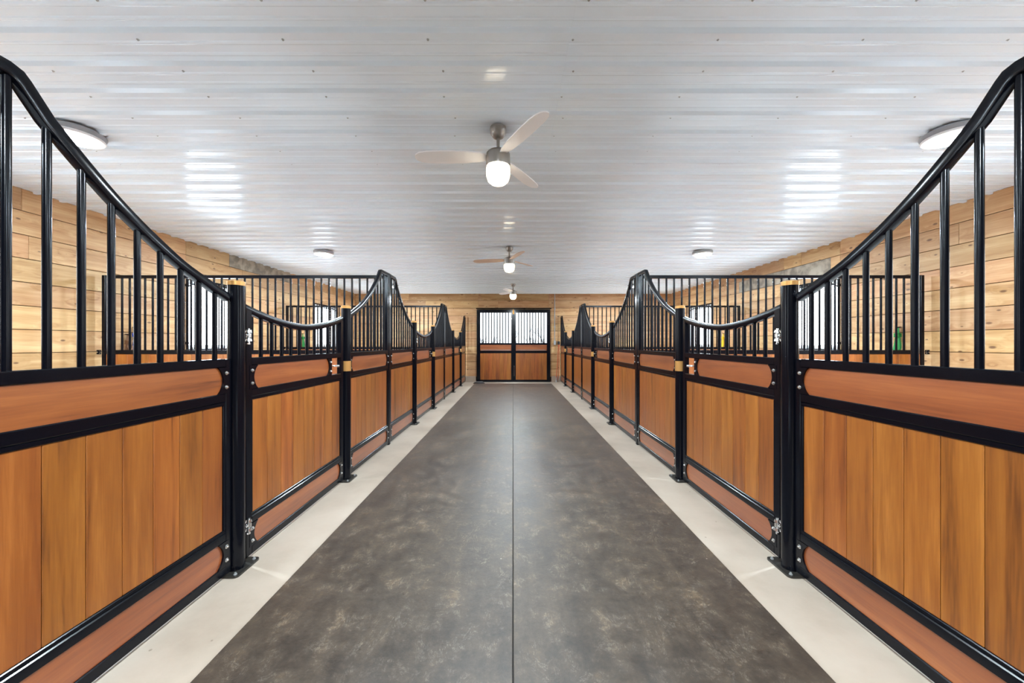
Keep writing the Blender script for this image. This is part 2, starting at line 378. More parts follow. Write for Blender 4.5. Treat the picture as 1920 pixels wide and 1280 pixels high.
# walls: backing + boards
ROW0, ROWH = 0.166, 0.2568
def holes_box(bm, u0, u1, z0, z1, holes, f):
    """solid between u0..u1, z0..z1 except holes [(ua, ub, za, zb)] ; f(u0,u1,z0,z1) adds a box"""
    us = u0
    for (ua, ub, za, zb) in sorted(holes):
        if ub <= u0 or ua >= u1: continue
        if ua > us: f(us, ua, z0, z1)
        a, b = max(ua, us), min(ub, u1)
        if za > z0: f(a, b, z0, min(za, z1))
        if zb < z1: f(a, b, max(zb, z0), z1)
        us = ub
    if us < u1: f(us, u1, z0, z1)
def side_wall(s):
    nm = 'wall_left' if s < 0 else 'wall_right'
    holes = [(wy-WHW, wy+WHW, WZ0, WZ1) for wy in WINDOWS_Y]
    bm = bmesh.new()
    xa, xb = sorted((s*(WALL+0.022), s*(WALL+0.14)))
    holes_box(bm, YB-0.15, YF+0.15, -0.1, H+0.10, holes, lambda a, b, c, d: box(bm, xa, xb, a, b, c, d))
    w = put(nm, finish(bm, nm, M['backing'])); tag(w, kind='structure', label='%s wall clad in horizontal knotty pine boards' % nm[5:])
    rnd = random.Random(11 if s < 0 else 23)
    def board(a, b, c, d, mat):
        if b-a < 0.02 or d-c < 0.02: return
        L_, h_ = b-a-0.003, d-c-0.007
        bm = bmesh.new(); box(bm, -0.011, 0.011, -L_/2, L_/2, -h_/2, h_/2, bev=0.003)
        o = put('board', finish(bm, 'board', mat), w, (s*(WALL+0.011+rnd.uniform(-0.0015, 0.002)), (a+b)/2, (c+d)/2-0.0015))
        if mat is M['pine_grey']: o['label'] = 'grey weathered board'
    for r in range(11):
        z0 = ROW0+ROWH*r; z1 = min(z0+ROWH, H)
        if z1-z0 < 0.05: z1 = z0+0.05
        y = YB - rnd.uniform(0, 1.5)
        cuts = [YB]
        grey = None
        if s > 0 and r == 9: grey = (6.12, 8.6)
        if s < 0 and r == 10: grey = (6.85, 8.75)
        while y < YF:
            y += rnd.choice((2.44, 3.05, 3.66, 3.66))
            if YB+0.4 < y < YF-0.4 and not (grey and grey[0]-0.5 < y < grey[1]+0.5): cuts.append(y)
        if grey: cuts += list(grey)
        cuts = sorted(cuts)+[YF]
        for a, b in zip(cuts, cuts[1:]):
            mat = M['pine_grey'] if grey and abs(a-grey[0]) < 0.01 else M['pine_y']
            holes_box(None, a, b, z0, z1, holes, lambda p, q, u, v: board(p, q, u, v, mat))
    xa, xb = sorted((s*(WALL-0.0), s*(WALL+0.022)))
    side = nm[5:]
    bl = put('baseboard_'+side, box_mesh('baseboard', M['curb'], xa-0.02*(s>0), xb+0.02*(s<0), YB, YF, 0.0, ROW0)); tag(bl, kind='structure', label='concrete curb under the %s wall boards' % side)
    return w
wl, wr = side_wall(-1), side_wall(1)

# far wall with double door opening
DX0, DX1, DZ = -1.16, 1.20, 2.37
bm = bmesh.new()
holes_box(bm, -5.45, 5.45, -0.1, H+0.10, [(DX0, DX1, -0.2, DZ)], lambda a, b, c, d: box(bm, a, b, YF+0.022, YF+0.14, c, d))
wf = put('wall_far', finish(bm, 'wall_far', M['backing'])); tag(wf, kind='structure', label='end wall of horizontal knotty pine boards around the double door')
rnd = random.Random(5)
for r in range(11):
    z0 = ROW0+ROWH*r; z1 = min(z0+ROWH, H)
    xs = [-WALL]; x = -WALL - rnd.uniform(0, 2)
    while x < WALL:
        x += rnd.choice((2.44, 3.05, 3.66))
        if -WALL+0.4 < x < WALL-0.4: xs.append(x)
    xs.append(WALL)
    def bd(a, b, c, d):
        if b-a < 0.03 or d-c < 0.03: return
        L_, h_ = b-a-0.003, d-c-0.007
        bm = bmesh.new(); box(bm, -L_/2, L_/2, -0.011, 0.011, -h_/2, h_/2, bev=0.003)
        put('board', finish(bm, 'board', M['pine_x']), wf, ((a+b)/2, YF+0.011+rnd.uniform(-0.002, 0.0015), (c+d)/2-0.0015))
    for a, b in zip(xs, xs[1:]):
        holes_box(None, a, b, z0, z1, [(DX0, DX1, -0.2, DZ)], bd)
bm = bmesh.new()
box(bm, -WALL, DX0-0.09, YF-0.03, YF+0.022, 0, ROW0+0.025, 0.004); box(bm, DX1+0.09, WALL, YF-0.03, YF+0.022, 0, ROW0+0.025, 0.004)
b = put('baseboard_far', finish(bm, 'baseboard_far', M['curb'])); tag(b, kind='structure', label='grey brown concrete curb at the foot of the end wall')
# back wall (behind the photographer), unseen; kept dark to deepen the ceiling ribs
bm = bmesh.new()
holes_box(bm, -5.45, 5.45, -0.1, H+0.10, [], lambda a, b, c, d: box(bm, a, b, YB-0.14, YB, c, d))
wb = put('wall_back', finish(bm, 'wall_back', M['backing'])); tag(wb, kind='structure', label='dark brown wall behind the camera')

# ceiling: steel sheets, ribs run across the aisle
ce = put('ceiling', box_mesh('ceiling', M['vinyl'], -5.45, 5.45, YB-0.15, YF+0.15, H+0.022, H+0.10)); tag(ce, kind='structure', label='white ribbed steel ceiling')
PITCH = 0.2335
RIB0 = 1.964 - 22*PITCH
def sheet_mesh(x0, x1, nm):
    prof = []
    for k in range(4):
        o = k*PITCH
        prof += [(o-0.026, 0), (o-0.015, -0.024), (o+0.015, -0.024), (o+0.026, 0)]
        for q in (0.33, 0.67):
            c = o+PITCH*q
            prof += [(c-0.014, 0), (c-0.006, -0.0042), (c+0.006, -0.0042), (c+0.014, 0)]
    prof.append((4*PITCH-0.026, 0))
    bm = bmesh.new(); cols = []
    for x in (x0, x1):
        cols.append(([bm.verts.new((x, y, z)) for y, z in prof], [bm.verts.new((x, y, z+0.0012)) for y, z in prof]))
    (a, a2), (b, b2) = cols; n = len(prof)
    for k in range(n-1):
        bm.faces.new((a[k], b[k], b[k+1], a[k+1])); bm.faces.new((a2[k+1], b2[k+1], b2[k], a2[k]))
        bm.faces.new((a[k], a[k+1], a2[k+1], a2[k])); bm.faces.new((b[k+1], b[k], b2[k], b2[k+1]))
    bm.faces.new((a[0], a2[0], b2[0], b[0])); bm.faces.new((a[-1], b[-1], b2[-1], a2[-1]))
    return finish(bm, nm, M['ceiling'], ang=12)
SEAM = 0.34
sl = sheet_mesh(-WALL-0.03, SEAM+0.02, 'sheet_long'); sr = sheet_mesh(SEAM-0.03, WALL+0.03, 'sheet_short')
k = 0
y = RIB0
while y < YF+0.1:
    put('sheet', sl, ce, (0, y, H)); put('sheet', sr, ce, (0, y, H-0.0022))
    y += 4*PITCH
bm = bmesh.new()
j = 0; y = RIB0
while y < 5.0:
    for i in range(-6, 7):
        x = -0.45+0.80*i + (0.02 if j % 2 else -0.02)
        if abs(x) < WALL-0.1 and y > -0.5 and j % 1 == 0:
            cyl(bm, (x, y+0.055, H+0.001), (x, y+0.055, H-0.003), 0.007, 0.007, seg=8)
            cyl(bm, (x, y+0.055, H-0.004), (x, y+0.055, H-0.008), 0.004, 0.003, seg=6)
    j += 1; y += PITCH
sc = put('screws', finish(bm, 'screws', M['galv']), ce); sc['kind'] = 'stuff'

# rubber mats of the aisle
dl = put('seam_shade', box_mesh('seam_shade', M['shade_black'], -0.0025, 0.0025, YB+0.2, 11.6, 0.0, 0.006), fl); dl['kind'] = 'stuff'  # dark strip standing in for the shade in the gap between the mats
for s in (-1, 1):
    xa, xb = sorted((s*0.0028, s*1.222))
    cx = (xa+xb)/2
    bm = bmesh.new(); box(bm, xa-cx, xb-cx, YB+0.2, 11.62, 0.0, 0.017, bev=0.0015)
    o = put('rubber_mat', finish(bm, 'rubber_mat', M['mat']), None, (cx, 0, 0.0))
    tag(o, 'dusty dark rubber mat running down the %s half of the aisle' % ('left' if s < 0 else 'right'), 'mat', 'aisle rubber mats')

# windows of the side walls
def window(n, s, wy, label):
    w = empty('window_%d' % n, (s*(WALL+0.05), wy, WZ0)); tag(w, kind='structure', label=label)
    hh = WZ1-WZ0
    def fr(x0, x1, y0, y1, z0, z1, t, nm, mat, bev=0.004):
        bm = bmesh.new()
        box(bm, x0, x1, y0, y1, z0, z0+t, bev); box(bm, x0, x1, y0, y1, z1-t, z1, bev)
        box(bm, x0, x1, y0, y0+t, z0+t, z1-t, bev); box(bm, x0, x1, y1-t, y1, z0+t, z1-t, bev)
        return finish(bm, nm, mat)
    put('frame', fr(-0.06, 0.06, -WHW, WHW, 0, hh, 0.035, 'window_frame', M['vinyl']), w)
    # two sashes, each with its pane
    for k, (a, b, xo) in enumerate(((-WHW+0.035, 0.02, 0.014), (-0.02, WHW-0.035, -0.014))):
        sa = put('sash', fr(-0.012, 0.012, a, b, 0.035, hh-0.035, 0.032, 'sash', M['vinyl']), w, (xo*s, 0, 0))
        put('pane', box_mesh('pane', M['glass'], -0.003, 0.003, a+0.03, b-0.03, 0.065, hh-0.065), sa)
    # steel guard standing proud of the wall on the room side
    xg = -s*(0.05+0.035)
    g = put('guard_frame', fr(-0.014, 0.014, -WHW-0.03, WHW+0.03, -0.03, hh+0.03, 0.03, 'guard_frame', M['black'], 0.005), w, (xg, 0, 0))
    bm = bmesh.new(); 
    pts = [(0, -WHW+0.0+2*WHW*t, hh-0.12+0.10*math.sin(math.pi*t)**0.5) for t in [i/16 for i in range(17)]]
    tube(bm, pts, 0.012, 8); put('guard_arch', finish(bm, 'guard_arch', M['black']), g)
    bm = bmesh.new(); cyl(bm, (0,0,0.0), (0,0,hh), 0.0095, seg=10); gb = finish(bm, 'guard_bar', M['black'])
    nb = 9
    for i in range(nb): put('guard_bar', gb, g, (0, -WHW+2*WHW*(i+1)/(nb+1), 0))
    bm = bmesh.new()
    for yy in (-WHW, WHW):
        for zz in (0.1, hh-0.1): box(bm, -0.02, 0.02, yy-0.015, yy+0.015, zz-0.02, zz+0.02)
    put('guard_bracket', finish(bm, 'guard_bracket', M['black']), w, (xg+s*0.02, 0, 0))
n = 1
ORD = ['behind the camera', 'in the nearest stall', 'in the middle stall', 'in the farthest stall']
for s in (-1, 1):
    for k, wy in enumerate(WINDOWS_Y):
        window(n, s, wy, 'white framed barred window on the %s wall %s' % ('left' if s < 0 else 'right', ORD[k])); n += 1

# sliding doors of the far end
DOORX = [(-1.215, 0.014), (0.016, 1.245)]
def door(n, x0, x1, label):
    yd = YF-0.045; top = 2.425; w_ = x1-x0
    d = empty('door_%d' % n, (x0, yd, 0.0008)); tag(d, kind='structure', label=label)
    st = 0.11; sr_ = 0.075 if n == 1 else 0.115
    sl_ = 0.115 if n == 1 else 0.075
    bm = bmesh.new()
    box(bm, 0, sl_, -0.025, 0.025, 0, top, 0.004); box(bm, w_-sr_, w_, -0.025, 0.025, 0, top, 0.004)
    zt = top-0.11
    for (a, b) in ((0, 0.075), (0.965, 1.04), (1.105, 1.185), (1.245, 1.30), (zt, top)):
        if (a, b) == (1.105, 1.185): continue
        box(bm, sl_-0.002, w_-sr_+0.002, -0.024, 0.024, a, b, 0.004)
    put('frame', finish(bm, 'door_frame', M['black']), d)
    # planks
    xa, xb = sl_, w_-sr_; np_ = 8; pw = (xb-xa)/np_
    pm = box_mesh('plank', M['plank_door'], -pw/2+0.0001, pw/2-0.0001, -0.011, 0.011, -0.4475, 0.4475, bev=0.003)
    for i in range(np_): put('plank', pm, d, (xa+pw*(i+0.5), 0, 0.52))
    put('back_skin', box_mesh('back_skin', M['black'], xa-0.01, xb+0.01, 0.013, 0.020, 0.06, 1.27), d)
    put('board', box_mesh('board', M['board_x'], xa, xb, -0.011, 0.011, 1.035, 1.25, bev=0.003), d)
    bm = bmesh.new(); box(bm, xa+0.03, xb-0.03, -0.034, -0.012, 1.06, 1.072, 0.003)
    bt = put('batten', finish(bm, 'batten', M['galv']), d)
    put('glass', box_mesh('glass', M['door_glass'], xa, xb, 0.010, 0.016, 1.30, zt), d)
    bm = bmesh.new(); cyl(bm, (0,0,1.295), (0,0,zt+0.005), 0.0155, seg=10); gb = finish(bm, 'bar', M['black'])
    for i in range(10): put('bar', gb, d, (xa+(xb-xa)*(i+1)/11, -0.006, 0))
    bm = bmesh.new()
    xc = 0.03 if n == 1 else w_-0.03
    lathe(bm, [(0, -0.012), (0.018, -0.010), (0.022, 0)], 12)
    b_ = put('bolt', finish(bm, 'bolt', M['lamp_white']), d, (xc, -0.026, top-0.03), (R(90), 0, 0))
    if n == 1: put('astragal', box_mesh('astragal', M['black'], w_-0.03, w_+0.022, 0.026, 0.032, 0.0, top), d)
    if n == 2:
        bm = bmesh.new(); tube(bm, [(0.02,-0.03,0.20),(0.02,-0.05,0.22),(0.02,-0.05,0.52),(0.02,-0.03,0.54)], 0.006, 8)
        put('handle', finish(bm, 'handle', M['chrome']), d)
        bm = bmesh.new(); box(bm, -0.035, 0.025, -0.040, -0.026, top-0.16, top-0.02, 0.004); cyl(bm, (-0.004,-0.035,top-0.06), (-0.004,-0.035,top+0.02), 0.008)
        put('latch', finish(bm, 'latch', M['brass']), d)
door(1, *DOORX[0], 'left leaf of the sliding end door with barred glass above wood planks')
door(2, *DOORX[1], 'right leaf of the sliding end door with barred glass above wood planks')
bm = bmesh.new(); box(bm, -1.24, 1.28, YF-0.085, YF-0.0, 2.447, 2.475, 0.004)
t = put('trim_1', finish(bm, 'trim_1', M['black'])); tag(t, kind='structure', label='black track rail above the end door')

# ================================================================== STALL FRONTS
PT = [(0.0,1.553),(0.092,1.588),(0.19,1.630),(0.293,1.676),(0.393,1.735),(0.498,1.803),(0.601,1.880),(0.70,1.966),(0.804,2.063),(0.868,2.148),(0.893,2.167),(1.129,2.172)]
LP = 1.129
def curve_z(s_):
    if s_ <= 0: return PT[0][1]
    for (a, za), (b, zb) in zip(PT, PT[1:]):
        if s_ <= b: return za+(zb-za)*(s_-a)/(b-a)
    return PT[-1][1]
LG = 1.25
def gate_z(y):
    u = abs(y-0.60)/0.63
    return 1.42+0.098*u**1.75
def sweep_rail(name, pts, hw=0.019, hh=0.0235):
    """rounded rectangular tube along pts (y, z)"""
    bm = bmesh.new(); rings = []
    c = 0.008
    sec = [(-hw+c,-hh),(hw-c,-hh),(hw-c*0.3,-hh+c*0.3),(hw,-hh+c),(hw,hh-c),(hw-c*0.3,hh-c*0.3),(hw-c,hh),(-hw+c,hh),(-hw+c*0.3,hh-c*0.3),(-hw,hh-c),(-hw,-hh+c),(-hw+c*0.3,-hh+c*0.3)]
    P = [Vector((0, a, b)) for a, b in pts]
    for i, p in enumerate(P):
        d0 = (P[i]-P[i-1]).normalized() if i else (P[1]-P[0]).normalized()
        d1 = (P[i+1]-P[i]).normalized() if i < len(P)-1 else d0
        d = (d0+d1).normalized(); nrm = Vector((0, -d.z, d.y)); k = 1/max(0.5, d.dot(d1))
        rings.append([bm.verts.new(p + Vector((a, 0, 0)) + nrm*b*k) for a, b in sec])
    n_ = len(sec)
    for a, b in zip(rings, rings[1:]):
        for k in range(n_): bm.faces.new((a[k], a[(k+1)%n_], b[(k+1)%n_], b[k]))
    bm.faces.new(rings[0][::-1]); bm.faces.new(rings[-1])
    return finish(bm, name, M['black'], ang=28)
def smooth_pts(P, step=4):
    """Catmull-Rom through the points"""
    out = []
    for i in range(len(P)-1):
        p0, p1, p2, p3 = P[max(i-1,0)], P[i], P[i+1], P[min(i+2,len(P)-1)]
        for k in range(step):
            t = k/step
            out.append(tuple(0.5*((2*p1[j])+(-p0[j]+p2[j])*t+(2*p0[j]-5*p1[j]+4*p2[j]-p3[j])*t*t+(-p0[j]+3*p1[j]-3*p2[j]+p3[j])*t**3) for j in (0,1)))
    out.append(P[-1]); return out
_bars = {}
def bar_mesh(z0, z1):
    key = (round(z0,3), round(z1,3))
    if key not in _bars:
        bm = bmesh.new(); cyl(bm, (0,0,z0), (0,0,z1), 0.0118, seg=16); _bars[key] = finish(bm, 'bar', M['black'])
    return _bars[key]
BOLT = None
def bolt_mesh():
    bm = bmesh.new(); h = [(0.0,0.0330),(0.0042,0.0328),(0.0060,0.0285),(0.0078,0.0283),(0.0082,0.0245),(0.0108,0.0243),(0.0108,0.0205),(0.004,0.0204)]
    lathe(bm, h + [(r, -z) for r, z in h[::-1]], 12)
    bmesh.ops.rotate(bm, verts=bm.verts, cent=(0,0,0), matrix=Matrix.Rotation(R(90), 3, 'Y'))
    return finish(bm, 'bolt', M['chrome'])
BOLT = bolt_mesh()
def gusset_mesh(h, dirn, reach=0.052, back=0.022):
    """plate with a concave arc; stile at y<0 side when dirn=+1"""
    n_ = 10; poly = [(-back*dirn, 0), (reach*dirn, 0)]
    for i in range(1, n_):
        t = i/n_; poly.append(((reach-0.036*math.sin(math.pi*t)**0.75)*dirn, h*t))
    poly += [(reach*dirn, h), (-back*dirn, h)]
    bm = bmesh.new()
    prism(bm, poly, -0.0218, 0.0218)
    return finish(bm, 'gusset', M['black'])
ZB = (1.022, 1.166); ZK = (0.070, 0.207)     # top board, kick board
G = {(z, d): gusset_mesh((ZB if z == 't' else ZK)[1]-(ZB if z == 't' else ZK)[0], d) for z in 'tk' for d in (1, -1)}
def add_gussets(root, y0, y1, which='tk', skip=()):
    for z in which:
        z0, z1 = ZB if z == 't' else ZK
        for y, d in ((y0, 1), (y1, -1)):
            if (z, d) in skip: continue
            g = put('gusset', G[(z, d)], root, (0, y, z0))
            for f in (0.24, 0.78): put('bolt', BOLT, g, (0, -0.001*d, (z1-z0)*f))
def frame_boxes(bm, y0, y1, stile, zt0=1.21, zt1=1.21):
    """welded tube frame; zt0 / zt1: heights of the two end stiles"""
    box(bm, -0.02, 0.02, y0, y0+stile, 0.02, zt0, 0.004); box(bm, -0.02, 0.02, y1-stile, y1, 0.02, zt1, 0.004)
    a, b = y0+stile-0.002, y1-stile+0.002
    for z0, z1 in ((0.020,0.070), (0.207,0.250), (0.975,1.022), (1.166,1.212)): box(bm, -0.02, 0.02, a, b, z0, z1, 0.004)
    box(bm, -0.004, 0.004, a, b, 0.25, 0.975)      # core sheet behind the plank joints
    box(bm, -0.016, 0.016, a, b, 0.250, 0.268, 0.003); box(bm, -0.016, 0.016, a, b, 0.955, 0.975, 0.003)
    box(bm, -0.016, 0.016, a, a+0.014, 0.268, 0.955, 0.003); box(bm, -0.016, 0.016, b-0.014, b, 0.268, 0.955, 0.003)
_pl = {}
def planks(root, y0, y1, n_, from_far):
    """n_ planks between y0 and y1: full ones 0.1362 wide, the last one ripped"""
    w_ = 0.1362; edges = []
    if from_far: # narrow plank next to y1
        first = (y1-y0) - w_*math.floor((y1-y0-0.02)/w_)
    L_ = y1-y0
    n_ = max(1, round(L_/w_)); w_ = L_/n_
    key = round(w_, 4)
    if key not in _pl:
        bm = bmesh.new(); box(bm, -0.010, 0.010, -w_/2+0.0010, w_/2-0.0010, -0.3435, 0.3435, bev=0.002); _pl[key] = finish(bm, 'plank', M['plank_z'])
    for i in range(n_): put('plank', _pl[key], root, (0, y0+w_*(i+0.5), 0.6115))
_bd = {}
def wood_board(root, y0, y1, z0, z1):
    key = (round(y1-y0, 3), round(z1-z0, 3))
    if key not in _bd:
        L_, h_ = y1-y0, z1-z0
        bm = bmesh.new(); box(bm, -0.012, 0.012, -L_/2, L_/2, -h_/2-0.002, h_/2+0.002, bev=0.002); _bd[key] = finish(bm, 'board', M['board_y'])
    put('board', _bd[key], root, (0, (y0+y1)/2, (z0+z1)/2))
ST = 0.040
meshes = {}
def panel_frame(peak_first):
    bm = bmesh.new()
    zt = curve_z(LP)-0.01
    frame_boxes(bm, 0, LP, ST, zt if peak_first else 1.21, 1.21 if peak_first else zt)
    return finish(bm, 'frame', M['black'])
for pf in (True, False):
    meshes['frame', pf] = panel_frame(pf)
    base = smooth_pts(PT[:-3], 3) + [PT[-3], (0.882,2.163), (0.905,2.170), (LP, 2.173)]
    pts = [(0.009, base[0][1]+0.001)] + [q for q in base[1:] if q[0] > 0.02]
    if pf: pts = [(LP-a, b) for a, b in pts][::-1]
    meshes['rail', pf] = sweep_rail('top_rail', pts)
def make_panel(s, y0, pf, label, group='stall front panels'):
    root = empty('stall_screen', (s*W, y0, 0)); tag(root, label, 'stall panel', group)
    put('frame', meshes['frame', pf], root); put('top_rail', meshes['rail', pf], root)
    for k in range(10):
        sd = 0.092+0.1012*k
        y = LP-sd if pf else sd
        put('bar', bar_mesh(1.208, curve_z(sd)-0.012), root, (0, y, 0))
    planks(root, ST+0.012, LP-ST-0.012, 8, pf)
    for z in (ZB, ZK): wood_board(root, ST, LP-ST, *z)
    add_gussets(root, ST, LP-ST)
    return root
# gate
def gate_frame():
    bm = bmesh.new()
    z0_, z1_ = gate_z(0.0)-0.01, gate_z(LG)-0.01
    frame_boxes(bm, 0, LG, 0.05, z0_, z1_)
    box(bm, -0.018, 0.018, 1.005, 1.035, 1.018, 1.17, 0.003)     # stile before the latch opening
    return finish(bm, 'frame', M['black'])
meshes['gframe'] = gate_frame()
meshes['grail'] = sweep_rail('top_rail', [(LG*i/28, gate_z(LG*i/28)) for i in range(29)])
def hinge_mesh():
    bm = bmesh.new()
    cyl(bm, (0,-0.034,0), (0,0.012,0), 0.0085, seg=10)                   # threaded pin from the post
    cyl(bm, (0,0.0,-0.014), (0,0.0,0.014), 0.016, seg=12)
    for z in (-0.030, 0.030): cyl(bm, (0,0.0,z-0.009), (0,0.0,z+0.009), 0.020, 0.016, seg=12)
    cyl(bm, (0,0,-0.055), (0,0,0.05), 0.0075, seg=10)
    cyl(bm, (0,0,-0.062), (0,0,-0.052), 0.011, seg=6)
    return finish(bm, 'hinge', M['chrome'])
meshes['hinge'] = hinge_mesh()
def latch_mesh():
    bm = bmesh.new()
    cyl(bm, (0,-0.02,0), (0,0.10,0), 0.007, seg=10)
    cyl(bm, (-0.035,0.0,0.0), (0.035,0.0,0.0), 0.006, seg=10)
    for s in (-1, 1): lathe(bm, [(0,-0.012),(0.010,-0.008),(0.012,0),(0.010,0.008),(0,0.012)], 12, (s*0.040, 0, 0))
    return finish(bm, 'latch', M['chrome'])
meshes['latch'] = latch_mesh()
def make_gate(s, y0, label):
    root = empty('stall_gate', (s*W, y0, 0)); tag(root, label, 'stall gate', 'swing gates of the stalls')
    put('frame', meshes['gframe'], root); put('top_rail', meshes['grail'], root)
    for k in range(10):
        y = 0.05+1.15*(k+1)/11
        put('bar', bar_mesh(1.208, round(gate_z(y)-0.012, 3)), root, (0, y, 0))
    planks(root, 0.062, LG-0.062, 8, False)
    wood_board(root, 0.05, 1.005, *ZB); wood_board(root, 0.05, LG-0.05, *ZK)
    add_gussets(root, 0.05, LG-0.05, 'k'); add_gussets(root, 0.05, 1.005, 't')
    for z in (1.345, 0.215):
        h = put('hinge', meshes['hinge'], root, (-s*0.028, 0.010, z), scale=(0.85, 0.9, 0.85)); h['label'] = 'silver gate hinge'
    l = put('latch', meshes['latch'], root, (0, 1.10, 1.095)); l['label'] = 'silver knobbed latch'
    return root
# posts
def post_mesh():
    bm = bmesh.new(); cyl(bm, (0,0,0.008), (0,0,1.632), 0.0425, seg=36); return finish(bm, 'post_tube', M['black'])
def cap_mesh():
    bm = bmesh.new(); lathe(bm, [(0,1.657),(0.036,1.657),(0.0445,1.653),(0.0445,1.630),(0,1.630)], 36); return finish(bm, 'cap', M['brass'])
def plate_mesh():
    bm = bmesh.new()
    x0, x1, y0, y1, r = -0.055, 0.068, -0.085, 0.105, 0.02
    pl = []
    for (cx, cy, a0) in ((x1-r, y1-r, 0), (x0+r, y1-r, 90), (x0+r, y0+r, 180), (x1-r, y0+r, 270)):
        for k in range(5):
            a = R(a0+22.5*k); pl.append((cx+r*math.cos(a), cy+r*math.sin(a)))
    A = [bm.verts.new((x, y, 0.0)) for x, y in pl]; B = [bm.verts.new((x, y, 0.011)) for x, y in pl]
    bm.faces.new(A[::-1]); bm.faces.new(B)
    for k in range(len(pl)): bm.faces.new((A[k], A[(k+1)%len(pl)], B[(k+1)%len(pl)], B[k]))
    return finish(bm, 'base_plate', M['plate'])
M['plate'] = simple('plate_steel', lin(52,50,46), 0.3, metal=0.3, bump=0.5, bscale=90)
meshes['post'] = post_mesh(); meshes['cap'] = cap_mesh(); meshes['plate'] = plate_mesh()
bm = bmesh.new(); lathe(bm, [(0.013,0.010),(0.013,0.017),(0.007,0.018),(0.007,0.028),(0,0.029)], 10); meshes['anchor'] = finish(bm, 'anchor', M['galv'])
def strike_mesh():
    bm = bmesh.new(); seg = 10; rings = []
    for z in (1.035, 1.130):
        rings.append([bm.verts.new((0.0445*math.cos(a), 0.0445*math.sin(a), z)) for a in [R(-60+120*k/seg) for k in range(seg+1)]])
        rings.append([bm.verts.new((0.0420*math.cos(a), 0.0420*math.sin(a), z)) for a in [R(-60+120*k/seg) for k in range(seg+1)]])
    a, a2, b, b2 = rings
    for k in range(seg):
        bm.faces.new((a[k], a[k+1], b[k+1], b[k])); bm.faces.new((a2[k+1], a2[k], b2[k], b2[k+1]))
        bm.faces.new((b[k], b[k+1], b2[k+1], b2[k])); bm.faces.new((a[k+1], a[k], a2[k], a2[k+1]))
    bm.faces.new((a[0], b[0], b2[0], a2[0])); bm.faces.new((b[-1], a[-1], a2[-1], b2[-1]))
    return finish(bm, 'strike_plate', M['brass'])
meshes['strike'] = strike_mesh()
def make_post(s, y, label, latch):
    root = empty('stall_post', (s*(W-0.012), y, 0)); tag(root, label, 'post', 'round stall posts')
    put('post_tube', meshes['post'], root)
    put('cap', meshes['cap'], root)['label'] = 'brass coloured cap'
    rz = 0 if s < 0 else math.pi
    pl = put('base_plate', meshes['plate'], root, (0,0,0), (0,0,0), (1 if s < 0 else -1, 1, 1))
    put('anchor', meshes['anchor'], root, (-s*0.045, 0.082, 0.003), scale=(0.7,0.7,0.7)); put('anchor', meshes['anchor'], root, (-s*0.045, -0.066, 0.003), scale=(0.7,0.7,0.7))
    if latch:
        put('strike_plate', meshes['strike'], root, (0,0,0), (0,0,rz-(R(40) if s < 0 else -R(40))))['label'] = 'brass coloured strike plate'
    return root
bm = bmesh.new(); box(bm, -0.026, 0.026, -0.0245, 0.0245, 0.0, 2.192, 0.004); meshes['dpost'] = finish(bm, 'divider_post', M['black'])
def make_dpost(s, y, label):
    o = put('corner_post', meshes['dpost'], None, (s*W, y, 0)); tag(o, label, 'post', 'square posts where the dividers meet the fronts')

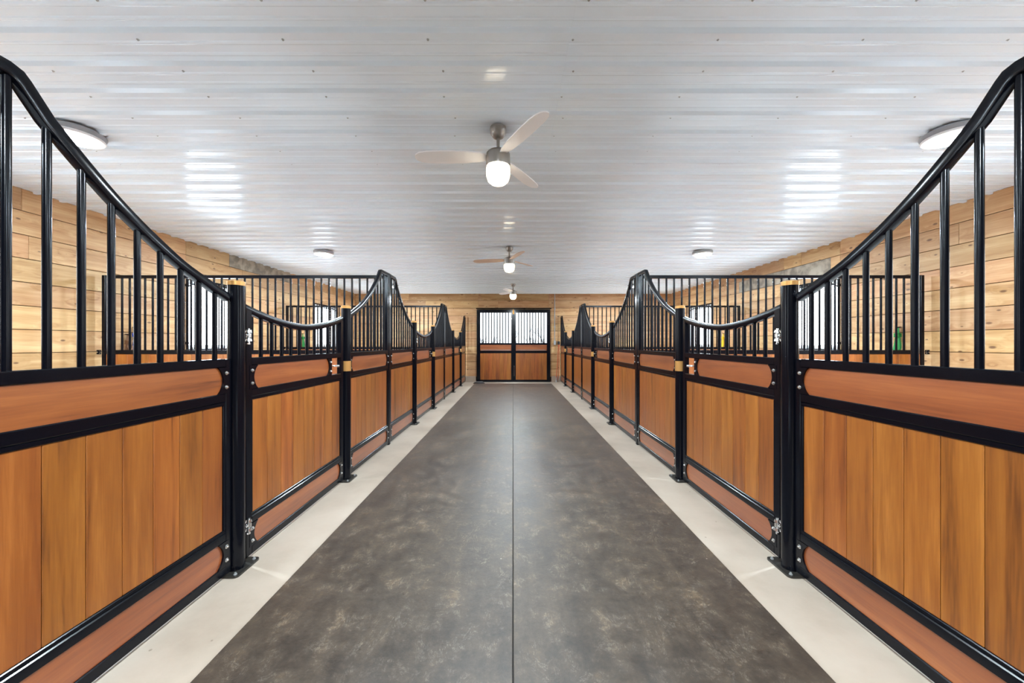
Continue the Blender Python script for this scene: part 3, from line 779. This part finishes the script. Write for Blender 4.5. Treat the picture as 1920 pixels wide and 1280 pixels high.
SIDE = {-1: 'left', 1: 'right'}
BAYN = ['nearest', 'middle', 'farthest']
for s in (-1, 1):
    sd = SIDE[s]
    # the panel that ends at the first divider, behind the picture's edge
    make_panel(s, D0-0.0245-LP-0.001, False, '%s stall front panel beside the camera, outside the picture' % sd)
    for b in range(3):
        D = D0+BAY*b; nm = BAYN[b]
        P1, P2, D2 = D+1.2, D+BAY-1.2, D+BAY
        make_dpost(s, D, 'slim square black post at the start of the %s stall on the %s side' % (nm, sd) if b else 'slim square black post beside the camera on the %s side' % sd)
        make_panel(s, D+0.0255, True, '%s %s stall front before the gate, black rail sweeping down to round post' % (nm, sd))
        make_post(s, P1, 'round black post carrying the gate hinges of the %s %s stall' % (nm, sd), False)
        make_gate(s, P1+0.068, '%s stall gate on the %s side, orange planks under a dipping black rail' % (nm, sd))
        make_post(s, P2, 'round black post on the latch side of the %s %s stall gate' % (nm, sd), True)
        make_panel(s, P2+0.0455, False, '%s %s stall front beyond the gate, black rail sweeping up to square post' % (nm, sd))
    # last square post against the end wall
    # dividers between the stalls
    def divider(D, label):
        L_ = (5.252-(W+0.026))
        root = empty('stall_divider', (s*(W+0.026), D, 0)); tag(root, label, 'stall divider', 'dividers between stalls')
        key = ('div',)
        if key not in meshes:
            bm = bmesh.new()
            box(bm, 0, 0.04, -0.02, 0.02, 0.02, 2.168, 0.004); box(bm, L_-0.045, L_, -0.022, 0.022, 0.0, 2.168, 0.004)
            for z0, z1 in ((0.02, 0.07), (1.160, 1.212), (2.128, 2.168)): box(bm, 0.038, L_-0.043, -0.02, 0.02, z0, z1, 0.004)
            meshes[key] = finish(bm, 'frame', M['black'])
            n_ = 26; w_ = (L_-0.085)/n_
            bm = bmesh.new(); box(bm, -w_/2+0.0001, w_/2-0.0001, -0.010, 0.010, -0.545, 0.545, 0.0028); meshes['dplank'] = finish(bm, 'plank', M['plank_z'])
            bm = bmesh.new(); box(bm, 0.0, 0.058, -0.028, -0.022, -0.028, 0.028, 0.002); meshes['dbr'] = finish(bm, 'wall_bracket', M['black'])
            bm = bmesh.new(); cyl(bm, (0.04,-0.036,0), (0.04,-0.027,0), 0.008, 0.009, seg=10)
            for dx, dz in ((0.012, 0.014), (0.004, 0.0), (0.012, -0.014)): cyl(bm, (dx,-0.032,dz), (dx,-0.027,dz), 0.004, seg=8)
            meshes['dbb'] = finish(bm, 'bolt', M['chrome'])
        sx = (s, 1, 1)
        put('frame', meshes[key], root, scale=sx)
        n_ = 26; w_ = (L_-0.085)/n_
        for i in range(n_): put('plank', meshes['dplank'], root, (s*(0.04+w_*(i+0.5)), 0, 0.615))
        nb = 35; p_ = (L_-0.085)/(nb+1)
        for i in range(nb): put('bar', bar_mesh(1.208, 2.130), root, (s*(0.04+p_*(i+1)), 0, 0))
        for z in (1.185, 0.25):
            br = put('wall_bracket', meshes['dbr'], root, (s*L_, 0, z), scale=sx)
            put('bolt', meshes['dbb'], br)
    divider(D0, 'barred divider beside the camera on the %s side' % sd)
    divider(D0+BAY, 'barred divider between the nearest and middle stalls on the %s side' % sd)
    divider(D0+2*BAY, 'barred divider between the middle and farthest stalls on the %s side' % sd)

# ================================================================== CEILING FANS
def make_fan(x, y, rz, blade_mat, label):
    root = empty('ceiling_fan', (x, y, H-0.017)); tag(root, label, 'ceiling fan', 'ceiling fans over the aisle')
    bm = bmesh.new(); lathe(bm, [(0,0),(0.062,0),(0.064,-0.012),(0.060,-0.045),(0.042,-0.072),(0.016,-0.084),(0,-0.084)], 32)
    put('canopy', finish(bm, 'canopy', M['nickel']), root)
    bm = bmesh.new(); cyl(bm, (0,0,-0.08), (0,0,-0.185), 0.0125, seg=16); lathe(bm, [(0.0125,-0.165),(0.022,-0.172),(0.030,-0.19),(0,-0.19)], 20)
    put('downrod', finish(bm, 'downrod', M['nickel']), root)
    bm = bmesh.new(); lathe(bm, [(0,-0.178),(0.05,-0.180),(0.080,-0.190),(0.092,-0.205),(0.094,-0.285),(0.090,-0.300),(0,-0.300)], 40)
    put('motor_housing', finish(bm, 'motor_housing', M['nickel']), root)
    bm = bmesh.new(); lathe(bm, [(0,-0.298),(0.088,-0.298),(0.093,-0.325),(0.090,-0.375),(0.078,-0.410),(0.055,-0.430),(0.025,-0.438),(0,-0.440)], 40)
    g = put('light_globe', finish(bm, 'light_globe', M['globe'], ang=60), root); g['label'] = 'glowing frosted glass globe'
    # blade: paddle with pitch
    bm = bmesh.new()
    prof = [(0.085,0.030),(0.14,0.048),(0.26,0.062),(0.42,0.066),(0.54,0.062),(0.60,0.050),(0.63,0.030),(0.64,0.008)]
    tw = R(12)
    top = []; bot = []
    ring = [(r, w) for r, w in prof] + [(r, -w) for r, w in prof[::-1]]
    for r, w in ring:
        z = w*math.tan(tw); top.append(bm.verts.new((r, w, z+0.004))); bot.append(bm.verts.new((r, w, z-0.004)))
    n_ = len(ring); h_ = n_//2
    for V in (top, bot):
        for i in range(h_-1): bm.faces.new((V[i], V[i+1], V[n_-2-i], V[n_-1-i]))
    for k in range(n_): bm.faces.new((top[k], top[(k+1)%n_], bot[(k+1)%n_], bot[k]))
    me = finish(bm, 'blade', blade_mat)
    for k in range(3):
        put('blade', me, root, (0,0,-0.225), (0,0,rz+2*math.pi*k/3))
    lo = area('fan_lamp', (0,0,-0.455), (0,0,0), 0.16, 0.16, FAN_W, (0.80, 0.92, 1.0), shape='DISK'); lo.parent = root
make_fan(-0.115, 2.82, R(60), M['white_blade'], 'ceiling fan nearest the camera, large glowing globe under a grey motor')
make_fan(-0.065, 6.32, R(50), M['wood_blade'], 'ceiling fan in the middle of the aisle with pale wooden blades')
make_fan(0.0, 10.25, R(8), M['white_blade'], 'farthest ceiling fan, in front of the end wall over the double door')

# ================================================================== ROUND CEILING LIGHTS
def disc_meshes():
    bm = bmesh.new(); lathe(bm, [(0,0),(0.165,0),(0.172,-0.010),(0.160,-0.040),(0,-0.040)], 40); a = finish(bm, 'housing', M['lamp_grey'])
    bm = bmesh.new(); lathe(bm, [(0,-0.036),(0.160,-0.038),(0.164,-0.046),(0.158,-0.056),(0.128,-0.060),(0,-0.060)], 48); b = finish(bm, 'trim_ring', M['lamp_white'], 50)
    bm = bmesh.new(); lathe(bm, [(0,-0.0605),(0.126,-0.0605),(0.120,-0.068),(0.09,-0.071),(0,-0.073)], 48); c = finish(bm, 'diffuser', M['disc'], 60)
    return a, b, c
DM = disc_meshes()
root = empty('ceiling_light', (0, -1.2, H-0.017)); tag(root, 'added round fill light over the aisle, unseen behind the camera', 'ceiling light')
put('housing', DM[0], root); put('trim_ring', DM[1], root); put('diffuser', DM[2], root)
lo = area('aisle_fill_lamp', (0,0,-0.080), (0,0,0), 0.24, 0.24, LAMP_W*1.7, (0.80,0.92,1.0), shape='DISK'); lo.parent = root  # added lamp behind the camera, fills the near end of the aisle
for s in (-1, 1):
    for b in range(-1, 3):
        y = 2.87+BAY*b*0.993
        where = ['behind the camera', 'above the nearest stall', 'above the middle stall', 'above the farthest stall'][b+1]
        root = empty('ceiling_light', (s*3.43, y, H-0.017)); tag(root, 'round white flush light %s on the %s side' % (where, SIDE[s]), 'ceiling light', 'round lights above the stalls')
        put('housing', DM[0], root); put('trim_ring', DM[1], root); put('diffuser', DM[2], root)
        lo = area('stall_lamp', (0,0,-0.080), (0,0,0), 0.24, 0.24, LAMP_W, (0.70,0.87,1.0), shape='DISK'); lo.parent = root

# ================================================================== SMALL THINGS
def rope_bundle(x, y, ztop, s, mat, label, seed, n_=9, ln=0.40, nm='hanging_rope'):
    rnd = random.Random(seed)
    root = empty(nm, (x, y, ztop)); tag(root, label, 'rope', 'ropes hung on the stall walls')
    bm = bmesh.new(); tube(bm, [(s*0.01,0,0.02),(-s*0.03,0,0.01),(-s*0.04,0,0.03),(-s*0.035,0,0.045)], 0.005, 8); lathe(bm, [(0,-0.004),(0.02,-0.004),(0.02,0.004),(0,0.004)], 12, (s*0.0,0,0.02))
    put('hook', finish(bm, 'hook', M['black']), root)
    bm = bmesh.new()
    for k in range(n_):
        w_ = rnd.uniform(0.02, 0.055); l_ = ln*rnd.uniform(0.75, 1.0); dx = rnd.uniform(-0.03, 0.0)
        pts = []
        for i in range(21):
            t = i/20; a = t*2*math.pi
            yy = w_*math.sin(a)*(0.4+0.6*math.sin(a/2)**2)+rnd.uniform(-0.004,0.004); zz = -l_*math.sin(a/2)**1.2
            pts.append((-s*(0.02)+dx*(-1 if s<0 else 1)*math.sin(a/2)-0.0, yy, zz+0.01))
        tube(bm, pts, 0.008, 6)
    put('rope', finish(bm, 'rope', mat), root)
    bm = bmesh.new()
    for k in range(4): 
        z = -0.07-0.013*k
        tube(bm, [(-s*0.03+0.032*math.cos(a), 0.035*math.sin(a), z+0.004*math.sin(2*a)) for a in [2*math.pi*i/12 for i in range(13)]], 0.008, 6)
    put('wrap', finish(bm, 'wrap', mat), root)
rope_bundle(-WALL+0.005, 5.12, 1.50, -1, M['blue'], 'bright blue rope bundle hanging on the left wall behind the first divider', 1)
rope_bundle(-WALL+0.005, 5.02, 1.40, -1, M['brown'], 'small brown strap bundle hanging beside the bright blue rope', 5, 4, 0.26)
rope_bundle(WALL-0.005, 5.02, 1.50, 1, M['green'], 'green rope bundle hanging on the right wall behind the first divider', 2)
rope_bundle(-WALL+0.005, 9.20, 1.52, -1, M['green'], 'green rope bundle hanging on the left wall of the farthest stall', 3)
rope_bundle(WALL-0.005, 9.20, 1.52, 1, M['yellow'], 'yellow rope bundle hanging on the right wall of the farthest stall', 4)

# conduit with box on the end wall
root = empty('conduit', (1.40, YF-0.012, 1.30)); tag(root, 'thin grey metal conduit running down the end wall right of the door', 'conduit')
bm = bmesh.new(); cyl(bm, (0,0,0.08), (0,0,H-1.30-0.01), 0.011, seg=12); put('pipe', finish(bm, 'pipe', M['galv']), root)
bm = bmesh.new(); box(bm, -0.035, 0.035, -0.045, 0.010, -0.06, 0.08, 0.005); put('switch_box', finish(bm, 'switch_box', M['galv']), root)
bm = bmesh.new(); box(bm, -0.028, 0.028, -0.052, -0.044, -0.052, 0.072, 0.002); cyl(bm, (0,-0.06,0.01), (0,-0.05,0.01), 0.007); put('cover', finish(bm, 'cover', M['galv']), root)
bm = bmesh.new()
for z in (0.55, 1.15): box(bm, -0.03, 0.03, -0.006, 0.010, z-0.010, z+0.010, 0.002)
put('strap', finish(bm, 'strap', M['galv']), root)
# orange hose hanging by the right corner
root = empty('hanging_hose', (1.49, YF-0.06, 0)); tag(root, 'orange red hose hanging down the end wall in the right corner', 'hose')
bm = bmesh.new(); tube(bm, [(0.03,-0.02,1.26),(0.02,-0.03,1.15),(0.0,-0.03,0.8),(-0.02,-0.03,0.45),(-0.045,-0.035,0.20),(-0.05,-0.05,0.10)], 0.011, 10)
tube(bm, [(0.05,-0.02,1.26),(0.055,-0.03,1.1),(0.05,-0.03,0.7),(0.045,-0.03,0.4),(0.03,-0.035,0.16),(-0.03,-0.05,0.07),(-0.05,-0.05,0.10)], 0.009, 10)
put('hose', finish(bm, 'hose', M['orange']), root)
bm = bmesh.new(); box(bm, 0.0, 0.075, -0.04, 0.055, 1.25, 1.36, 0.006); put('hook_box', finish(bm, 'hook_box', M['rubber']), root)
bm = bmesh.new(); cyl(bm, (-0.05,-0.05,0.0), (-0.045,-0.048,0.085), 0.022, 0.014, seg=14); cyl(bm, (-0.045,-0.048,0.085), (-0.045,-0.048,0.15), 0.013, 0.012, seg=12); put('nozzle', finish(bm, 'nozzle', M['galv']), root)
# low oval pan on the floor at the door's left foot
root = empty('floor_pan', (-1.10, 11.80, 0.0)); tag(root, 'low dark oval rubber pan upside down at the left foot of the end door', 'pan')
bm = bmesh.new(); lathe(bm, [(0.165,0.0),(0.190,0.004),(0.185,0.012),(0.150,0.030),(0.135,0.045),(0.09,0.052),(0,0.052)], 32); put('pan', finish(bm, 'pan', M['rubber'], 50), root)
bm = bmesh.new(); lathe(bm, [(0.13,0.046),(0.136,0.052),(0.128,0.056),(0.12,0.052)], 32); put('rim', finish(bm, 'rim', M['galv'], 50), root)

# bare trees outside
def tree(x, y, h, seed, label):
    rnd = random.Random(seed)
    root = empty('bare_tree', (x, y, -0.1)); tag(root, label, 'tree', 'bare trees outside')
    bm = bmesh.new(); bt = bmesh.new()
    def br(bm_, p, d, l, r, dep):
        pts = [p]; q = p.copy(); dd = d.copy()
        for i in range(3):
            dd = (dd+Vector((rnd.uniform(-.2,.2), rnd.uniform(-.2,.2), rnd.uniform(-.05,.15)))).normalized(); q = q+dd*l/3; pts.append(q.copy())
        tube(bm_, pts, lambda t: r*(1-0.45*t), 5 if dep > 1 else 4)
        if dep > 0:
            for k in range(4):
                st = pts[rnd.choice((1,2,3))]
                nd = (dd+Vector((rnd.uniform(-1,1), rnd.uniform(-1,1), rnd.uniform(0,.7)))*0.9).normalized()
                br(bt, st, nd, l*rnd.uniform(.5,.7), r*0.5, dep-1)
    br(bm, Vector((0,0,0)), Vector((0,0,1)), h*0.40, h*0.020, 5)
    put('trunk', finish(bm, 'trunk', M['bark']), root); put('branches', finish(bt, 'branches', M['bark']), root)
TL = ['leafless winter tree outside, far left through the left door glass', 'leafless winter tree outside, in the middle of the left door glass',
      'leafless winter tree outside, just right of the door centre', 'leafless winter tree outside, in the middle of the right door glass', 'leafless winter tree outside, far right through the right door glass']
for i, (x, y, h) in enumerate([(-2.0, 21, 2.7), (-0.9, 22, 2.5), (0.35, 23, 2.6), (1.0, 20.0, 2.5), (2.3, 23.5, 2.9)]):
    tree(x, y, h, i+3, TL[i])
